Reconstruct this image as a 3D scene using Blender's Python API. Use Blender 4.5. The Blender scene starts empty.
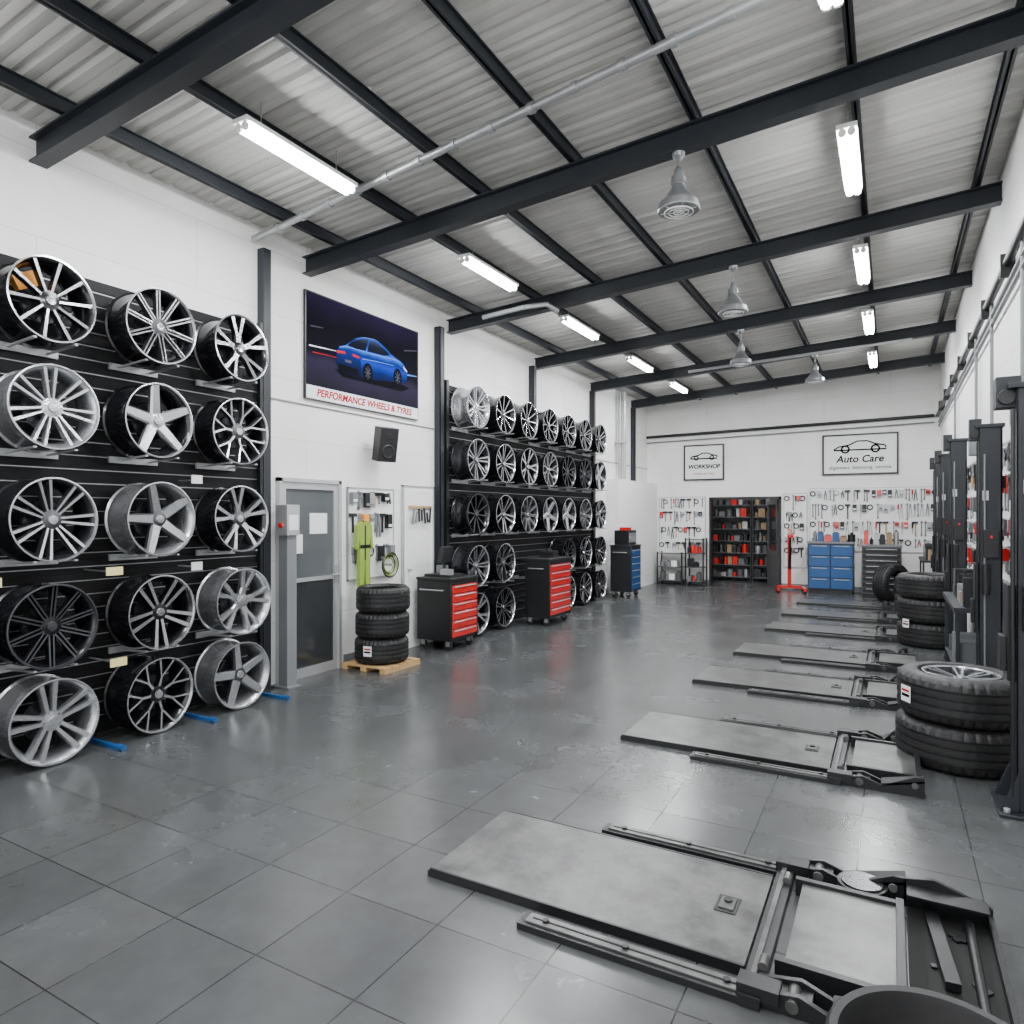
import bpy, math, random
from mathutils import Matrix, Vector, Euler
random.seed(7)
scene=bpy.context.scene
COL=scene.collection
pi=math.pi
# ------------------------------------------------------------ materials
def mat(name,col,rough=.5,metal=0,emit=None,noise=0,nscale=8,bump=0,coat=0,spec=None,rvar=0):
    m=bpy.data.materials.new(name); m.use_nodes=True
    nt=m.node_tree; b=nt.nodes['Principled BSDF']
    b.inputs['Base Color'].default_value=(*col,1)
    b.inputs['Roughness'].default_value=rough
    b.inputs['Metallic'].default_value=metal
    if spec is not None: b.inputs['Specular IOR Level'].default_value=spec
    if coat: b.inputs['Coat Weight'].default_value=coat
    if emit:
        b.inputs['Emission Color'].default_value=(*emit[0],1); b.inputs['Emission Strength'].default_value=emit[1]
    if noise or bump or rvar:
        tc=nt.nodes.new('ShaderNodeTexCoord'); n=nt.nodes.new('ShaderNodeTexNoise')
        n.inputs['Scale'].default_value=nscale; n.inputs['Detail'].default_value=6
        nt.links.new(tc.outputs['Object'],n.inputs['Vector'])
        if noise:
            mx=nt.nodes.new('ShaderNodeMix'); mx.data_type='RGBA'
            mx.inputs[6].default_value=(*[c*(1-noise) for c in col],1); mx.inputs[7].default_value=(*[min(1,c*(1+noise)) for c in col],1)
            nt.links.new(n.outputs['Fac'],mx.inputs[0]); nt.links.new(mx.outputs[2],b.inputs['Base Color'])
        if rvar:
            mr=nt.nodes.new('ShaderNodeMapRange'); mr.inputs[1].default_value=.3; mr.inputs[2].default_value=.7
            mr.inputs[3].default_value=max(.02,rough-rvar); mr.inputs[4].default_value=rough+rvar
            nt.links.new(n.outputs['Fac'],mr.inputs[0]); nt.links.new(mr.outputs[0],b.inputs['Roughness'])
        if bump:
            bp=nt.nodes.new('ShaderNodeBump'); bp.inputs['Strength'].default_value=bump; bp.inputs['Distance'].default_value=.01
            nt.links.new(n.outputs['Fac'],bp.inputs['Height']); nt.links.new(bp.outputs[0],b.inputs['Normal'])
    return m
M={}
M['white']=mat('white_paint',(.84,.84,.83),.6,noise=.03,nscale=1.5)
M['black']=mat('black_paint',(.006,.007,.008),.4,noise=.3)
M['slat']=mat('slatwall_black',(.004,.004,.005),.6,spec=.25)
M['beam']=mat('beam_paint',(.010,.013,.018),.5,noise=.3,nscale=5)
M['blackplastic']=mat('black_plastic',(.010,.010,.012),.45)
M['rubber']=mat('tire_rubber',(.009,.009,.010),.55,noise=.3,nscale=30,bump=.1)
M['silver']=mat('silver_alloy',(.50,.51,.53),.27,.85)
M['mach']=mat('machined_alloy',(.66,.67,.69),.2,.95)
M['gun']=mat('gunmetal_alloy',(.10,.105,.115),.28,.8)
M['glossblack']=mat('gloss_black_alloy',(.006,.006,.008),.22,.1,coat=.3)
M['barrel']=mat('dark_barrel',(.035,.037,.042),.25,.7)
M['steel']=mat('galvanised_steel',(.42,.43,.44),.4,.7,noise=.2)
M['fan']=mat('fan_metal',(.30,.31,.32),.35,.7)
M['alu']=mat('aluminium_frame',(.5,.51,.52),.4,.6)
M['grey']=mat('grey_paint',(.17,.18,.19),.5)
M['red']=mat('red_enamel',(.6,.010,.008),.25,coat=.5)
M['redflat']=mat('red_print',(.4,.01,.01),.8,spec=.1)
M['blue']=mat('blue_enamel',(.01,.07,.22),.35)
M['yellow']=mat('yellow_card',(.75,.66,.3),.6)
M['orange']=mat('orange_paint',(.8,.3,.03),.4)
M['green']=mat('hi_vis_green',(.22,.33,.04),.6)
M['wood']=mat('pallet_wood',(.45,.28,.12),.7,noise=.3,nscale=12)
M['paper']=mat('white_paper',(.8,.8,.8),.6)
M['glass']=mat('door_glass',(.09,.10,.105),.08,.0,spec=.8)
M['darkglass']=mat('dark_door_glass',(.03,.033,.035),.08,.0,spec=.6)
M['panel']=mat('door_panel_grey',(.09,.095,.10),.3)
M['dark']=mat('recess_shade_paint',(.004,.004,.004),.8)  # near-black colour paints in the shade of pit, slots and lug holes
M['tube']=mat('tube_light',(1,1,1),.5,emit=((.96,.98,1),80))
M['brown']=mat('cardboard',(.28,.19,.11),.8,noise=.2)
M['printdark']=mat('print_black',(.001,.001,.003),.8,spec=.08)
M['printwhite']=mat('print_white',(.8,.82,.88),.7)
M['printgrey']=mat('print_grey',(.06,.06,.08),.8,spec=.08)
M['printhi']=mat('print_highlight_blue',(.10,.22,.60),.8,spec=.08)
def gradprint(name,z0,z1,stops,nz=.0,ns=3):
    m=bpy.data.materials.new(name); m.use_nodes=True; nt=m.node_tree; b=nt.nodes['Principled BSDF']; L=nt.links
    tc=nt.nodes.new('ShaderNodeTexCoord'); sp=nt.nodes.new('ShaderNodeSeparateXYZ'); L.new(tc.outputs['Object'],sp.inputs[0])
    mr=nt.nodes.new('ShaderNodeMapRange'); mr.inputs[1].default_value=z0; mr.inputs[2].default_value=z1; L.new(sp.outputs[2],mr.inputs[0])
    n=nt.nodes.new('ShaderNodeTexNoise'); n.inputs['Scale'].default_value=ns; n.inputs['Detail'].default_value=3; L.new(tc.outputs['Object'],n.inputs['Vector'])
    ma=nt.nodes.new('ShaderNodeMath'); ma.operation='MULTIPLY_ADD'; ma.inputs[1].default_value=nz; L.new(n.outputs['Fac'],ma.inputs[0]); L.new(mr.outputs[0],ma.inputs[2])
    mb=nt.nodes.new('ShaderNodeMath'); mb.operation='SUBTRACT'; mb.inputs[1].default_value=nz*.5; L.new(ma.outputs[0],mb.inputs[0])
    r=nt.nodes.new('ShaderNodeValToRGB'); L.new(mb.outputs[0],r.inputs[0])
    e=r.color_ramp.elements
    e[0].position=stops[0][0]; e[0].color=(*stops[0][1],1); e[1].position=stops[-1][0]; e[1].color=(*stops[-1][1],1)
    for p,c in stops[1:-1]:
        q=e.new(p); q.color=(*c,1)
    L.new(r.outputs[0],b.inputs['Base Color']); b.inputs['Roughness'].default_value=.8; b.inputs['Specular IOR Level'].default_value=.08
    return m
M['poster']=gradprint('poster_print_background',3.08,4.07,[(0,(.010,.009,.016)),(.25,(.018,.014,.035)),(.36,(.002,.002,.006)),(.7,(.001,.001,.004)),(1,(.010,.006,.025))],.35,1.6)
M['carbody']=gradprint('print_car_body',3.27,3.79,[(0,(.001,.001,.006)),(.25,(.002,.008,.07)),(.42,(.004,.03,.30)),(.55,(.002,.012,.12)),(.68,(.02,.10,.55)),(.8,(.003,.02,.16)),(1,(.01,.05,.34))],.12,6)
M['carrear']=gradprint('print_car_rear',3.27,3.65,[(0,(.001,.001,.005)),(.4,(.002,.006,.05)),(.75,(.003,.015,.14)),(1,(.01,.06,.38))],.1,6)
M['carglass']=gradprint('print_car_glass',3.6,3.77,[(0,(.001,.001,.003)),(.6,(.004,.006,.014)),(1,(.03,.04,.07))],.2,8)

# ---- floor tiles
def floor_mat():
    m=bpy.data.materials.new('floor_tiles'); m.use_nodes=True; nt=m.node_tree; b=nt.nodes['Principled BSDF']; L=nt.links
    tc=nt.nodes.new('ShaderNodeTexCoord')
    mp=nt.nodes.new('ShaderNodeMapping'); mp.inputs['Location'].default_value=(.14,.2,0)
    L.new(tc.outputs['Object'],mp.inputs['Vector'])
    br=nt.nodes.new('ShaderNodeTexBrick'); br.offset=0; br.squash=1
    br.inputs['Scale'].default_value=1; br.inputs['Brick Width'].default_value=.5; br.inputs['Row Height'].default_value=.5
    br.inputs['Mortar Size'].default_value=.0035; br.inputs['Mortar Smooth'].default_value=.2
    br.inputs['Color1'].default_value=(.058,.063,.066,1); br.inputs['Color2'].default_value=(.072,.077,.080,1)
    br.inputs['Mortar'].default_value=(.016,.017,.018,1)
    L.new(mp.outputs[0],br.inputs['Vector'])
    n1=nt.nodes.new('ShaderNodeTexNoise'); n1.inputs['Scale'].default_value=1.4; n1.inputs['Detail'].default_value=7; n1.inputs['Roughness'].default_value=.6
    L.new(tc.outputs['Object'],n1.inputs['Vector'])
    n2=nt.nodes.new('ShaderNodeTexNoise'); n2.inputs['Scale'].default_value=9; n2.inputs['Detail'].default_value=8
    L.new(tc.outputs['Object'],n2.inputs['Vector'])
    r1=nt.nodes.new('ShaderNodeValToRGB'); r1.color_ramp.elements[0].position=.3; r1.color_ramp.elements[0].color=(.86,.82,.78,1)
    r1.color_ramp.elements[1].position=.7; r1.color_ramp.elements[1].color=(1.12,1.12,1.12,1)
    L.new(n1.outputs['Fac'],r1.inputs[0])
    mx=nt.nodes.new('ShaderNodeMix'); mx.data_type='RGBA'; mx.blend_type='MULTIPLY'; mx.inputs[0].default_value=1
    L.new(br.outputs['Color'],mx.inputs[6]); L.new(r1.outputs[0],mx.inputs[7])
    r2=nt.nodes.new('ShaderNodeValToRGB'); r2.color_ramp.elements[0].position=.3; r2.color_ramp.elements[0].color=(.9,.9,.9,1)
    r2.color_ramp.elements[1].position=.75; r2.color_ramp.elements[1].color=(1.08,1.08,1.08,1)
    L.new(n2.outputs['Fac'],r2.inputs[0])
    mx2=nt.nodes.new('ShaderNodeMix'); mx2.data_type='RGBA'; mx2.blend_type='MULTIPLY'; mx2.inputs[0].default_value=1
    L.new(mx.outputs[2],mx2.inputs[6]); L.new(r2.outputs[0],mx2.inputs[7])
    L.new(mx2.outputs[2],b.inputs['Base Color'])
    mr=nt.nodes.new('ShaderNodeMapRange'); mr.inputs[1].default_value=.3; mr.inputs[2].default_value=.7; mr.inputs[3].default_value=.2; mr.inputs[4].default_value=.3
    L.new(n1.outputs['Fac'],mr.inputs[0]); L.new(mr.outputs[0],b.inputs['Roughness'])
    b.inputs['Specular IOR Level'].default_value=.6
    bp=nt.nodes.new('ShaderNodeBump'); bp.inputs['Strength'].default_value=.3; bp.inputs['Distance'].default_value=.003; bp.invert=True
    L.new(br.outputs['Fac'],bp.inputs['Height'])
    bp2=nt.nodes.new('ShaderNodeBump'); bp2.inputs['Strength'].default_value=.03; bp2.inputs['Distance'].default_value=.004
    L.new(n2.outputs['Fac'],bp2.inputs['Height']); L.new(bp.outputs[0],bp2.inputs['Normal']); L.new(bp2.outputs[0],b.inputs['Normal'])
    return m
M['floor']=floor_mat()
def wall_mat(name,axis):
    m=bpy.data.materials.new(name); m.use_nodes=True; nt=m.node_tree; b=nt.nodes['Principled BSDF']; L=nt.links
    tc=nt.nodes.new('ShaderNodeTexCoord'); sp=nt.nodes.new('ShaderNodeSeparateXYZ'); cb=nt.nodes.new('ShaderNodeCombineXYZ')
    L.new(tc.outputs['Object'],sp.inputs[0]); L.new(sp.outputs[axis],cb.inputs[0]); L.new(sp.outputs[2],cb.inputs[1])
    br=nt.nodes.new('ShaderNodeTexBrick'); br.offset=.5
    br.inputs['Scale'].default_value=1; br.inputs['Brick Width'].default_value=2.6; br.inputs['Row Height'].default_value=.62
    br.inputs['Mortar Size'].default_value=.004; br.inputs['Mortar Smooth'].default_value=.5
    br.inputs['Color1'].default_value=(.83,.83,.815,1); br.inputs['Color2'].default_value=(.85,.85,.835,1); br.inputs['Mortar'].default_value=(.6,.6,.59,1)
    L.new(cb.outputs[0],br.inputs['Vector'])
    n=nt.nodes.new('ShaderNodeTexNoise'); n.inputs['Scale'].default_value=1.3; n.inputs['Detail'].default_value=8
    L.new(tc.outputs['Object'],n.inputs['Vector'])
    r=nt.nodes.new('ShaderNodeValToRGB'); r.color_ramp.elements[0].position=.3; r.color_ramp.elements[0].color=(.92,.91,.89,1); r.color_ramp.elements[1].position=.6; r.color_ramp.elements[1].color=(1,1,1,1)
    L.new(n.outputs['Fac'],r.inputs[0])
    mx=nt.nodes.new('ShaderNodeMix'); mx.data_type='RGBA'; mx.blend_type='MULTIPLY'; mx.inputs[0].default_value=1
    L.new(br.outputs['Color'],mx.inputs[6]); L.new(r.outputs[0],mx.inputs[7]); L.new(mx.outputs[2],b.inputs['Base Color'])
    b.inputs['Roughness'].default_value=.6
    return m
M['wally']=wall_mat('painted_wall_side',1); M['wallx']=wall_mat('painted_wall_end',0)
def streak(name,c1,c2,scale,rough,metal,rot=(1,1,1)):
    m=bpy.data.materials.new(name); m.use_nodes=True; nt=m.node_tree; b=nt.nodes['Principled BSDF']; L=nt.links
    tc=nt.nodes.new('ShaderNodeTexCoord'); mp=nt.nodes.new('ShaderNodeMapping'); mp.inputs['Scale'].default_value=rot
    L.new(tc.outputs['Object'],mp.inputs[0])
    n=nt.nodes.new('ShaderNodeTexNoise'); n.inputs['Scale'].default_value=scale; n.inputs['Detail'].default_value=9; n.inputs['Roughness'].default_value=.65
    L.new(mp.outputs[0],n.inputs['Vector'])
    r=nt.nodes.new('ShaderNodeValToRGB'); r.color_ramp.elements[0].position=.35; r.color_ramp.elements[0].color=(*c1,1); r.color_ramp.elements[1].position=.65; r.color_ramp.elements[1].color=(*c2,1)
    L.new(n.outputs['Fac'],r.inputs[0]); L.new(r.outputs[0],b.inputs['Base Color'])
    mr=nt.nodes.new('ShaderNodeMapRange'); mr.inputs[3].default_value=rough-.12; mr.inputs[4].default_value=rough+.12
    L.new(n.outputs['Fac'],mr.inputs[0]); L.new(mr.outputs[0],b.inputs['Roughness']); b.inputs['Metallic'].default_value=metal
    return m
M['roof']=streak('roof_sheet',(.40,.39,.37),(.54,.53,.505),1.2,.5,.0,(.25,6,1))
M['plate']=streak('worn_steel_plate',(.07,.07,.07),(.17,.17,.168),5,.36,.5)

# ------------------------------------------------------------ mesh builder
class MB:
    def __init__(s): s.V=[];s.F=[];s.I=[];s.mats=[]
    def mi(s,m):
        m=M[m]
        if m not in s.mats: s.mats.append(m)
        return s.mats.index(m)
    def add(s,vs,fs,m):
        o=len(s.V); s.V+= [tuple(v) for v in vs]; i=s.mi(m)
        for f in fs: s.F.append([o+k for k in f]); s.I.append(i)
    def box(s,x0,x1,y0,y1,z0,z1,m):
        vs=[(x,y,z) for x in(x0,x1) for y in(y0,y1) for z in(z0,z1)]
        s.add(vs,[(0,1,3,2),(4,6,7,5),(0,4,5,1),(2,3,7,6),(0,2,6,4),(1,5,7,3)],m)
    def obox(s,c,sz,m,rot=(0,0,0)):
        R=Euler(rot).to_matrix(); c=Vector(c)
        vs=[c+R@Vector((a*sz[0]/2,b*sz[1]/2,d*sz[2]/2)) for a in(-1,1) for b in(-1,1) for d in(-1,1)]
        s.add(vs,[(0,1,3,2),(4,6,7,5),(0,4,5,1),(2,3,7,6),(0,2,6,4),(1,5,7,3)],m)
    def cyl(s,p0,p1,r,m,n=14,r2=None):
        p0=Vector(p0);p1=Vector(p1);d=(p1-p0); q=d.to_track_quat('Z','Y'); r2=r if r2 is None else r2
        vs=[];
        for k in range(n):
            a=2*pi*k/n; vs.append(p0+q@Vector((math.cos(a)*r,math.sin(a)*r,0)))
        for k in range(n):
            a=2*pi*k/n; vs.append(p1+q@Vector((math.cos(a)*r2,math.sin(a)*r2,0)))
        fs=[(k,(k+1)%n,n+(k+1)%n,n+k) for k in range(n)]+[tuple(range(n))[::-1],tuple(range(n,2*n))]
        s.add(vs,fs,m)
    def lathe(s,prof,m,axis='z',n=48,c=(0,0,0),closed=False,rf=None):
        vs=[];P=len(prof)
        for k in range(n):
            a=2*pi*k/n
            for j,(h,r) in enumerate(prof):
                if rf: r=rf(k,j,r)
                if axis=='z': vs.append((c[0]+r*math.cos(a),c[1]+r*math.sin(a),c[2]+h))
                elif axis=='x': vs.append((c[0]+h,c[1]+r*math.cos(a),c[2]+r*math.sin(a)))
                else: vs.append((c[0]+r*math.cos(a),c[1]+h,c[2]+r*math.sin(a)))
        fs=[]
        for k in range(n):
            for j in range(P if closed else P-1):
                j2=(j+1)%P; k2=(k+1)%n
                fs.append((k*P+j,k*P+j2,k2*P+j2,k2*P+j))
        s.add(vs,fs,m)
    def prism(s,pts,d0,d1,plane,m):
        n=len(pts)
        def f(p,d):
            if plane=='xz': return (p[0],d,p[1])
            if plane=='yz': return (d,p[0],p[1])
            return (p[0],p[1],d)
        vs=[f(p,d0) for p in pts]+[f(p,d1) for p in pts]
        s.add(vs,[(k,(k+1)%n,n+(k+1)%n,n+k) for k in range(n)]+[tuple(range(n))[::-1],tuple(range(n,2*n))],m)
    def tube(s,pts,r,m,n=8):
        for a,b in zip(pts[:-1],pts[1:]): s.cyl(a,b,r,m,n)
    def mesh(s,name,sharp=35):
        me=bpy.data.meshes.new(name); me.from_pydata(s.V,[],s.F)
        for m in s.mats: me.materials.append(m)
        me.polygons.foreach_set('material_index',s.I)
        import bmesh
        bm=bmesh.new(); bm.from_mesh(me); bmesh.ops.recalc_face_normals(bm,faces=bm.faces); bm.to_mesh(me); bm.free()
        me.polygons.foreach_set('use_smooth',[True]*len(me.polygons))
        me.set_sharp_from_angle(angle=math.radians(sharp)); me.update()
        return me
    def obj(s,name,loc=(0,0,0),rot=(0,0,0),bevel=0,parent=None):
        return inst(s.mesh(name),name,loc,rot,bevel,parent)
def inst(me,name,loc=(0,0,0),rot=(0,0,0),bevel=0,parent=None):
    o=bpy.data.objects.new(name,me); COL.objects.link(o); o.location=loc; o.rotation_euler=rot
    if bevel:
        b=o.modifiers.new('bevel','BEVEL'); b.width=bevel; b.segments=2; b.limit_method='ANGLE'; b.angle_limit=math.radians(40)
    if parent: o.parent=parent
    return o
def text(body,size,m,loc,rot,parent=None,name='lettering',ext=.001,align='CENTER',shear=0,bold=0):
    c=bpy.data.curves.new(name,'FONT'); c.body=body; c.size=size; c.extrude=ext; c.align_x=align; c.shear=shear; c.align_y='CENTER'; c.offset=bold
    c.materials.append(M[m]); o=bpy.data.objects.new(name,c); COL.objects.link(o); o.location=loc; o.rotation_euler=rot
    if parent: o.parent=parent
    return o

XL,XR,YB,YF=-5.4,.92,16.7,-1.5
SL=.066
def zc(x,base): return base+SL*(x-XL)
# ------------------------------------------------------------ shell
b=MB(); b.box(XL-.2,XR+.2,YF-3,YB+2.4,-.1,0,'floor'); b.obj('floor')
b=MB(); b.box(XL-.2,XL,YF,YB+.2,0,4.75,'wally'); b.obj('wall_left')
b=MB(); b.box(XR,XR+.2,YF,YB+.2,0,5.1,'wally'); b.obj('wall_right')
DX0,DX1,DZ=-3.84,-2.2,2.13
b=MB(); b.box(XL,DX0,YB,YB+.2,0,5.1,'wallx'); b.box(DX1,XR,YB,YB+.2,0,5.1,'wallx'); b.box(DX0,DX1,YB,YB+.2,DZ,5.1,'wallx'); b.obj('wall_back')
b=MB(); b.box(DX0-.5,DX1+.5,YB+2.2,YB+2.3,0,2.7,'grey'); b.box(DX0-.6,DX0-.5,YB+.2,YB+2.3,0,2.7,'white'); b.box(DX1+.5,DX1+.6,YB+.2,YB+2.3,0,2.7,'white'); b.box(DX0-.6,DX1+.6,YB+.2,YB+2.3,2.7,2.8,'white'); b.obj('wall_storeroom')
# corrugated roof
pr=[];y=YF
while y<YB+.3:
    pr+=[(y,0),(y+.05,0),(y+.062,.007),(y+.075,0),(y+.12,0),(y+.15,.022),(y+.165,.022),(y+.19,0)]; y+=.2
vs=[];n=len(pr)
for x in (XL-.1,XR+.15):
    for (yy,h) in pr: vs.append((x,yy,zc(x,4.53)+h))
b=MB(); b.add(vs,[(k,k+1,n+k+1,n+k) for k in range(n-1)],'roof'); 
vs=[(x,yy,zc(x,4.60)) for x in(XL-.1,XR+.15) for yy in (YF,YB+.3)]; b.add(vs,[(0,1,3,2)],'roof'); b.obj('ceiling')
# rafters (I beams along x)
for yb in (0,2.61,5.2,7.85,10.5,13.0,15.5):
    b=MB()
    def bar(y0,y1,z0,z1):
        vs=[]
        for x in (XL,XR):
            for yy in(y0,y1):
                for z in(z0,z1): vs.append((x,yy,zc(x,z)))
        b.add(vs,[(0,1,3,2),(4,6,7,5),(0,4,5,1),(2,3,7,6),(0,2,6,4),(1,5,7,3)],'beam')
    bar(yb-.06,yb+.06,4.235,4.249); bar(yb-.06,yb+.06,4.406,4.42); bar(yb-.012,yb+.012,4.24,4.41)
    b.obj('trim_rafter')
for xp in (-4.95,-4.05,-3.2,-2.3,-1.3,-.23,.72):
    b=MB(); z=zc(xp,4.42); b.box(xp-.008,xp+.008,YF,YB,z,z+.105,'beam'); b.box(xp-.028,xp+.028,YF,YB,z,z+.012,'beam'); b.box(xp-.028,xp+.028,YF,YB,z+.095,z+.105,'beam'); b.obj('trim_purlin')
# cross conduit
b=MB(); p0=Vector((XL+.02,4.5,zc(XL,4.37))); p1=Vector((XR-.02,4.0,zc(XR,4.37))); b.cyl(p0,p1,.03,'steel')
for k in range(1,18):
    q=p0.lerp(p1,k/18); q2=p0.lerp(p1,k/18+.007); b.cyl(q,q2,.04,'steel')
b.obj('conduit_pipe')
b=MB(); b.tube([(-4.5,7.3,4.2),(-3.9,7.3,4.24),(-3.7,7.5,4.3),(-3.7,7.8,4.3)],.03,'steel'); b.obj('conduit_pipe')
b=MB(); b.tube([(-3.2,12.3,4.3),(.3,12.3,4.45)],.025,'steel'); b.obj('conduit_pipe')
# columns
for yc in (7.55,12.97,15.5):
    b=MB(); b.box(XL,XL+.1,yc-.05,yc-.04,0,4.25,'beam'); b.box(XL,XL+.1,yc+.04,yc+.05,0,4.25,'beam'); b.box(XL,XL+.012,yc-.05,yc+.05,0,4.25,'beam'); b.box(XL+.09,XL+.1,yc-.05,yc+.05,0,4.25,'beam'); b.obj('trim_column')
b=MB(); yc=10.3; b.box(XL,XL+.1,yc-.05,yc-.04,3.5,4.25,'beam'); b.box(XL,XL+.1,yc+.04,yc+.05,3.5,4.25,'beam'); b.box(XL+.09,XL+.1,yc-.05,yc+.05,3.5,4.25,'beam'); b.obj('trim_column')
b=MB(); b.box(XL,XL+.09,4.56,4.65,0,4.3,'beam'); b.box(XL,XL+.12,4.54,4.67,0,.02,'beam'); b.obj('trim_column')
b=MB(); b.box(XL,XL+.015,5.75,YB,0,.12,'grey'); b.obj('baseboard_left')
b=MB(); b.box(XL,DX0,YB-.015,YB,0,.12,'grey'); b.box(DX1,XR,YB-.015,YB,0,.12,'grey'); b.obj('baseboard_back')
b=MB(); b.box(XL,XL+.015,4.7,YB,2.86,2.872,'grey'); b.obj('trim_left')

# pipes on back and right walls
b=MB()
b.cyl((XL+.01,YB-.06,3.66),(XR-.12,YB-.06,3.78),.035,'black'); b.cyl((XL+.01,YB-.05,3.52),(XR-.12,YB-.05,3.64),.015,'grey')
b.obj('service_pipe')
b=MB()
b.cyl((XR-.06,YB-.02,3.78),(XR-.06,YF,3.86),.035,'black'); b.cyl((XR-.04,YB-.06,3.64),(XR-.04,YF,3.72),.018,'grey'); b.cyl((XR-.04,YB-.06,3.56),(XR-.04,YF,3.62),.018,'grey')
for y in (6.4,8.2,9.6,12.6): b.cyl((XR-.04,y,3.8),(XR-.04,y,2.6),.016,'grey'); b.obox((XR-.06,y,2.5),(.1,.2,.2),'grey')
for k in range(12): b.box(XR-.11,XR-.005,k*1.4,k*1.4+.03,3.7,3.9,'black')
b.obj('service_pipe')
b=MB()
for i,x in enumerate((-5.3,-5.2)): b.cyl((x,14.45,2.5),(x,14.45,4.45),.04,'steel')
b.box(-5.39,-5.15,14.35,14.5,3.3,3.34,'steel'); b.obj('riser_pipe')
b=MB(); b.box(XL,-5.13,13.9,YB,0,2.48,'white'); b.obj('wall_pier')

# ------------------------------------------------------------ lights
def tubefix(x,y0,y1,z,pw):
    b=MB(); b.box(x-.07,x+.07,y0-.03,y1+.03,z+.04,z+.07,'white')
    b.cyl((x-.03,y0,z+.012),(x-.03,y1,z+.012),.027,'tube',12); b.cyl((x+.03,y0,z+.012),(x+.03,y1,z+.012),.027,'tube',12)
    for xx in (-.03,.03):
        for yy in (y0-.02,y1): b.cyl((x+xx,yy,z+.012),(x+xx,yy+.02,z+.012),.029,'white',10)
    zz=zc(x,4.42)
    for yy in (y0+.15,y1-.15): b.cyl((x,yy,z+.07),(x,yy,zz+.1),.004,'steel',6)
    o=b.obj('fluorescent_light')
    l=bpy.data.lights.new('tube_lamp','AREA'); l.shape='RECTANGLE'; l.size=.14; l.size_y=y1-y0; l.energy=pw; l.color=(.97,.985,1)
    lo=bpy.data.objects.new('tube_lamp',l); COL.objects.link(lo); lo.location=(x,(y0+y1)/2,z-.03); lo.parent=o
for y0,y1 in ((.4,1.5),(3.16,4.2),(5.94,6.95),(8.4,9.5),(11.05,12.15),(13.6,14.6)): tubefix(-3.88,y0,y1,4.35,66)
for y0,y1 in ((.3,1.4),(3.05,4.1),(5.55,6.6),(8.1,9.2),(10.7,11.8),(13.4,14.5)): tubefix(-.28,y0,y1,4.5,66)

# ceiling fans
def fan(x,y,zb):
    b=MB(); zt=zc(x,4.235)
    b.cyl((x,y,zb+.3),(x,y,zt),.008,'fan',8); b.lathe([(0,.0),(0,.05),(-.03,.045),(-.06,.015),(-.06,0)],'fan',c=(x,y,zt),n=16)
    b.lathe([(.33,0),(.33,.02),(.30,.035),(.26,.035),(.255,.055),(.20,.06),(.195,.05),(.17,.055),(.12,.085),(.07,.12),(.05,.15),(.0,.16),(-.01,.155),(.0,.13),(.01,0)],'fan',c=(x,y,zb),n=32)
    for r in (.04,.075,.11): b.lathe([(-.02,r-.003),(-.014,r),(-.02,r+.003),(-.026,r)],'white',c=(x,y,zb),n=24,closed=True)
    for k in range(6):
        a=k*pi/3; b.cyl((x,y,zb-.02),(x+.14*math.cos(a),y+.14*math.sin(a),zb-.005),.003,'white',6)
    b.obj('pendant_ceiling_fan')
for f in ((-1.43,5.2,4.06),(-1.54,7.85,3.98),(-1.95,10.5,3.96),(-1.16,13.0,4.05)): fan(*f)

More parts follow.
